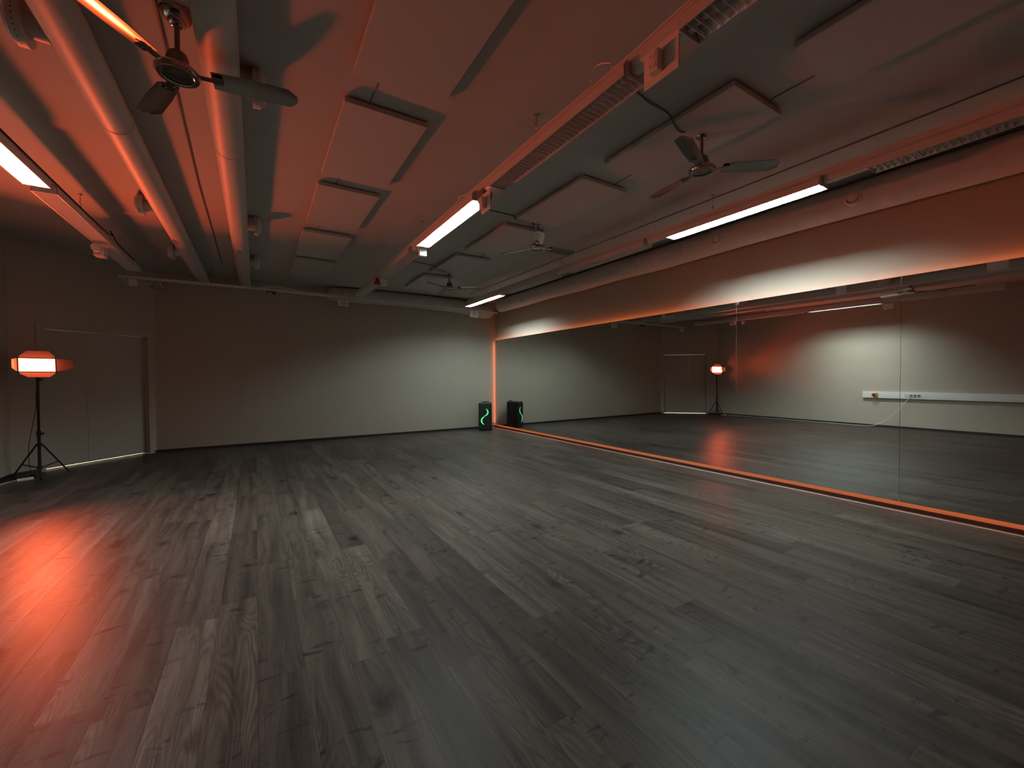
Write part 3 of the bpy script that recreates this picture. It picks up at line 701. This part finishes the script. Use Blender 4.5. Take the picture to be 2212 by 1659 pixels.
for az in (-72, 42, 162):
    a = R(az); c_, s_ = math.cos(a), math.sin(a); rf = .305
    mb = MB(); mb.tube([(.03 * c_, .03 * s_, .445), (rf * c_, rf * s_, .012)], .0105, 8); lg = mb.build('leg', M['blackm'], st, smooth=True)
    mb = MB(); mb.tube([((rf - .012) * c_, (rf - .012) * s_, .026), ((rf + .006) * c_, (rf + .006) * s_, .011)], .014, 8); mb.build('rubber_foot', M['black'], lg, smooth=True)
    t = .62; mb = MB(); mb.tube([(.022 * c_, .022 * s_, .125), ((.03 + (rf - .03) * t) * c_, (.03 + (rf - .03) * t) * s_, .445 - .433 * t)], .008, 8); mb.build('brace', M['blackm'], st, smooth=True)
LZ = 1.55; AX = R(24)     # head height and heading (from -Y towards +X)
hd = empty('studio_light', (SX, SY, LZ)); hd.rotation_euler = (R(-7), 0, AX)
tag(hd, 'glowing orange studio light with four open flaps on the black stand', 'lamp')
PWd, PHt = .335, .178     # lit area; local -Y is the beam
mb = MB(); mb.box(-PWd / 2 - .014, PWd / 2 + .014, -.004, .05, -PHt / 2 - .014, PHt / 2 + .014)
mb.build('lamp_housing', M['black'], hd, bevel=.006)
mb = MB(); mb.box(-PWd / 2, PWd / 2, -.008, -.0045, -PHt / 2, PHt / 2); mb.build('led_panel', M['led'], hd)
bl = bpy.data.lights.new('panel_beam', 'AREA'); bl.shape = 'RECTANGLE'; bl.size = PWd; bl.size_y = PHt; bl.energy = P_BEAM; bl.color = C_PANEL; bl.spread = R(84)
blo = bpy.data.objects.new('panel_beam', bl); COL.objects.link(blo); blo.parent = hd; blo.location = (0, -.0095, 0); blo.rotation_euler = (R(-90), 0, 0)
def flap(base, tip, ln, ang, side):
    # hinge along a side; ang measured from the beam axis outwards
    mb = MB(); t = .0016; ca, sa = math.cos(R(ang)), math.sin(R(ang))
    hw = PWd / 2 + .012 if side in 'lr' else PHt / 2 + .012
    vs = []
    for q in (0, t):
        for (u, w) in ((-base / 2, 0), (base / 2, 0), (base / 2 * .98, ln * .25), (tip / 2, ln), (-tip / 2, ln), (-base / 2 * .98, ln * .25)):
            o_ = hw + w * sa + q * ca; d = -.006 - w * ca + q * sa
            if side == 't': vs.append((u, d, o_))
            elif side == 'b': vs.append((u, d, -o_))
            elif side == 'r': vs.append((o_, d, u))
            else: vs.append((-o_, d, u))
    n = 6; fs = [tuple(range(n)), tuple(range(n, 2 * n))[::-1]] + [(i, (i + 1) % n, n + (i + 1) % n, n + i) for i in range(n)]
    mb.add(vs, fs); return mb.build('barn_door', M['flap'], hd)
M['flap'] = mat('black_flap', (.07, .065, .06), .55)
flap(.335, .20, .125, 40, 't'); flap(.335, .20, .125, 40, 'b'); flap(.178, .115, .20, 48, 'r'); flap(.178, .115, .13, 27, 'l')
mb = MB(); mb.tube([(0, .02, -.105), (0, .012, -.15), (0, 0, -.172)], .011, 10); mb.lathe([(.020, -.232), (.021, -.19), (.016, -.172)], 14); mb.build('mount', M['blackm'], hd, smooth=True)
mb = MB(); mb.lathe([(.015, -.008), (.015, .008)], 12, mx=Matrix.Translation((.035, 0, -.205)) @ Matrix.Rotation(R(90), 4, 'Y')); mb.tube([(.015, 0, -.205), (.035, 0, -.205)], .006, 8); mb.build('knob', M['black'], hd, smooth=True)
lying('power_cable', 'thin black lead hanging from the studio light down behind its stand', [(SX - .01, SY + .05, 1.47), (SX - .03, SY + .05, 1.2), (SX - .035, SY + .03, .95), (SX - .06, SY + .02, .75), (SX - .10, SY + .01, .45), (SX - .11, SY + .03, .20), (SX - .09, SY + .02, .02), (SX - .12, SY - .06, .008), (SX - .18, SY - .10, .008), (SX - .12, SY - .15, .008)], .0035, M['cable_black'], 7)
mb = MB(); rr = []
for k in range(40):
    a = k / 39 * 2 * math.pi * 3.2; rr.append((.10 * math.cos(a) * (1 + .1 * math.sin(3 * a)), .055 * math.sin(a), .006 + .0007 * k + .012 * (k % 7 == 3)))
mb.tube(rr, .006, 6)
o = mb.build('power_cable', M['cable_black'], smooth=True); o.location = (SX - .115, SY - .10, 0); tag(o, 'bundled black cable coil on the floor under the light stand', 'cable')
mb = MB(); mb.box(-.075, .075, -.028, .028, 0, .032); o = mb.build('power_adapter', M['plastic'], bevel=.006); o.location = (SX - .075, SY - .205, 0); o.rotation_euler = (0, 0, R(28)); tag(o, 'white power adapter lying on the floor at the foot of the light stand', 'adapter')

# ================================================================== SPEAKER
sp = empty('speaker', (4.975, 9.335, 0), R(-31.5)); tag(sp, 'tall black party speaker with green light arcs in the far corner', 'speaker')
sw, sh, sd = .325, .69, .36
mb = MB()
prof = [(-sw / 2, -sd / 2 + .03), (-sw / 2 + .03, -sd / 2), (sw / 2 - .03, -sd / 2), (sw / 2, -sd / 2 + .03), (sw / 2, sd / 2 - .05), (sw / 2 - .04, sd / 2), (-sw / 2 + .04, sd / 2), (-sw / 2, sd / 2 - .05)]
mb.prism(prof, .012, sh, 'xyz'); mb.build('cabinet', M['black'], sp, bevel=.016)
mb = MB(); mb.box(-sw / 2 + .022, sw / 2 - .022, -sd / 2 - .004, -sd / 2 + .004, .035, sh - .05); mb.build('grille', M['grille'], sp, bevel=.004)
def arc(cx, cz, r_, a0, a1, wmax):
    mb = MB(); n = 28; vs = []; fs = []
    for i in range(n + 1):
        t = i / n; a = R(a0 + (a1 - a0) * t); w = wmax * math.sin(math.pi * t) ** .7 + .0006
        for q in (1, -1): vs.append((cx + (r_ + (0 if q > 0 else -w)) * math.cos(a), -sd / 2 - .0055, cz + (r_ + (0 if q > 0 else -w)) * math.sin(a)))
    for i in range(n): fs.append((2 * i, 2 * i + 1, 2 * i + 3, 2 * i + 2))
    mb.add(vs, fs); return mb.build('light_ring', M['green'], sp)
arc(-.002, .462, .092, -105, 78, .030); arc(.002, .252, .104, 88, 262, .034)
mb = MB(); mb.box(-.012, .012, -sd / 2 - .008, -sd / 2 - .0045, .345, .362); mb.build('badge', M['badge'], sp, bevel=.002)
mb = MB(); mb.tube([(-.09, sd / 2 - .05, sh - .005), (-.085, sd / 2 - .045, sh + .016), (.085, sd / 2 - .045, sh + .016), (.09, sd / 2 - .05, sh - .005)], .012, 8); mb.build('handle', M['black'], sp, smooth=True)
for sx in (-1, 1):
    for sy in (-1, 1):
        mb = MB(); mb.lathe([(.018, 0), (.018, .014)], 12, mx=Matrix.Translation((sx * .12, sy * .13, 0))); mb.build('foot', M['black'], sp)
for (zz, a) in ((.63, 35), (.075, -35)):
    for s in (-1, 1):
        mb = MB(); mb.box(sw / 2 - .001, sw / 2 + .003, s * .055 - .02, s * .055 + .02, zz - .004, zz + .004, mx=Matrix.Identity(4)); mb.build('trim_bar', M['steel'], sp)
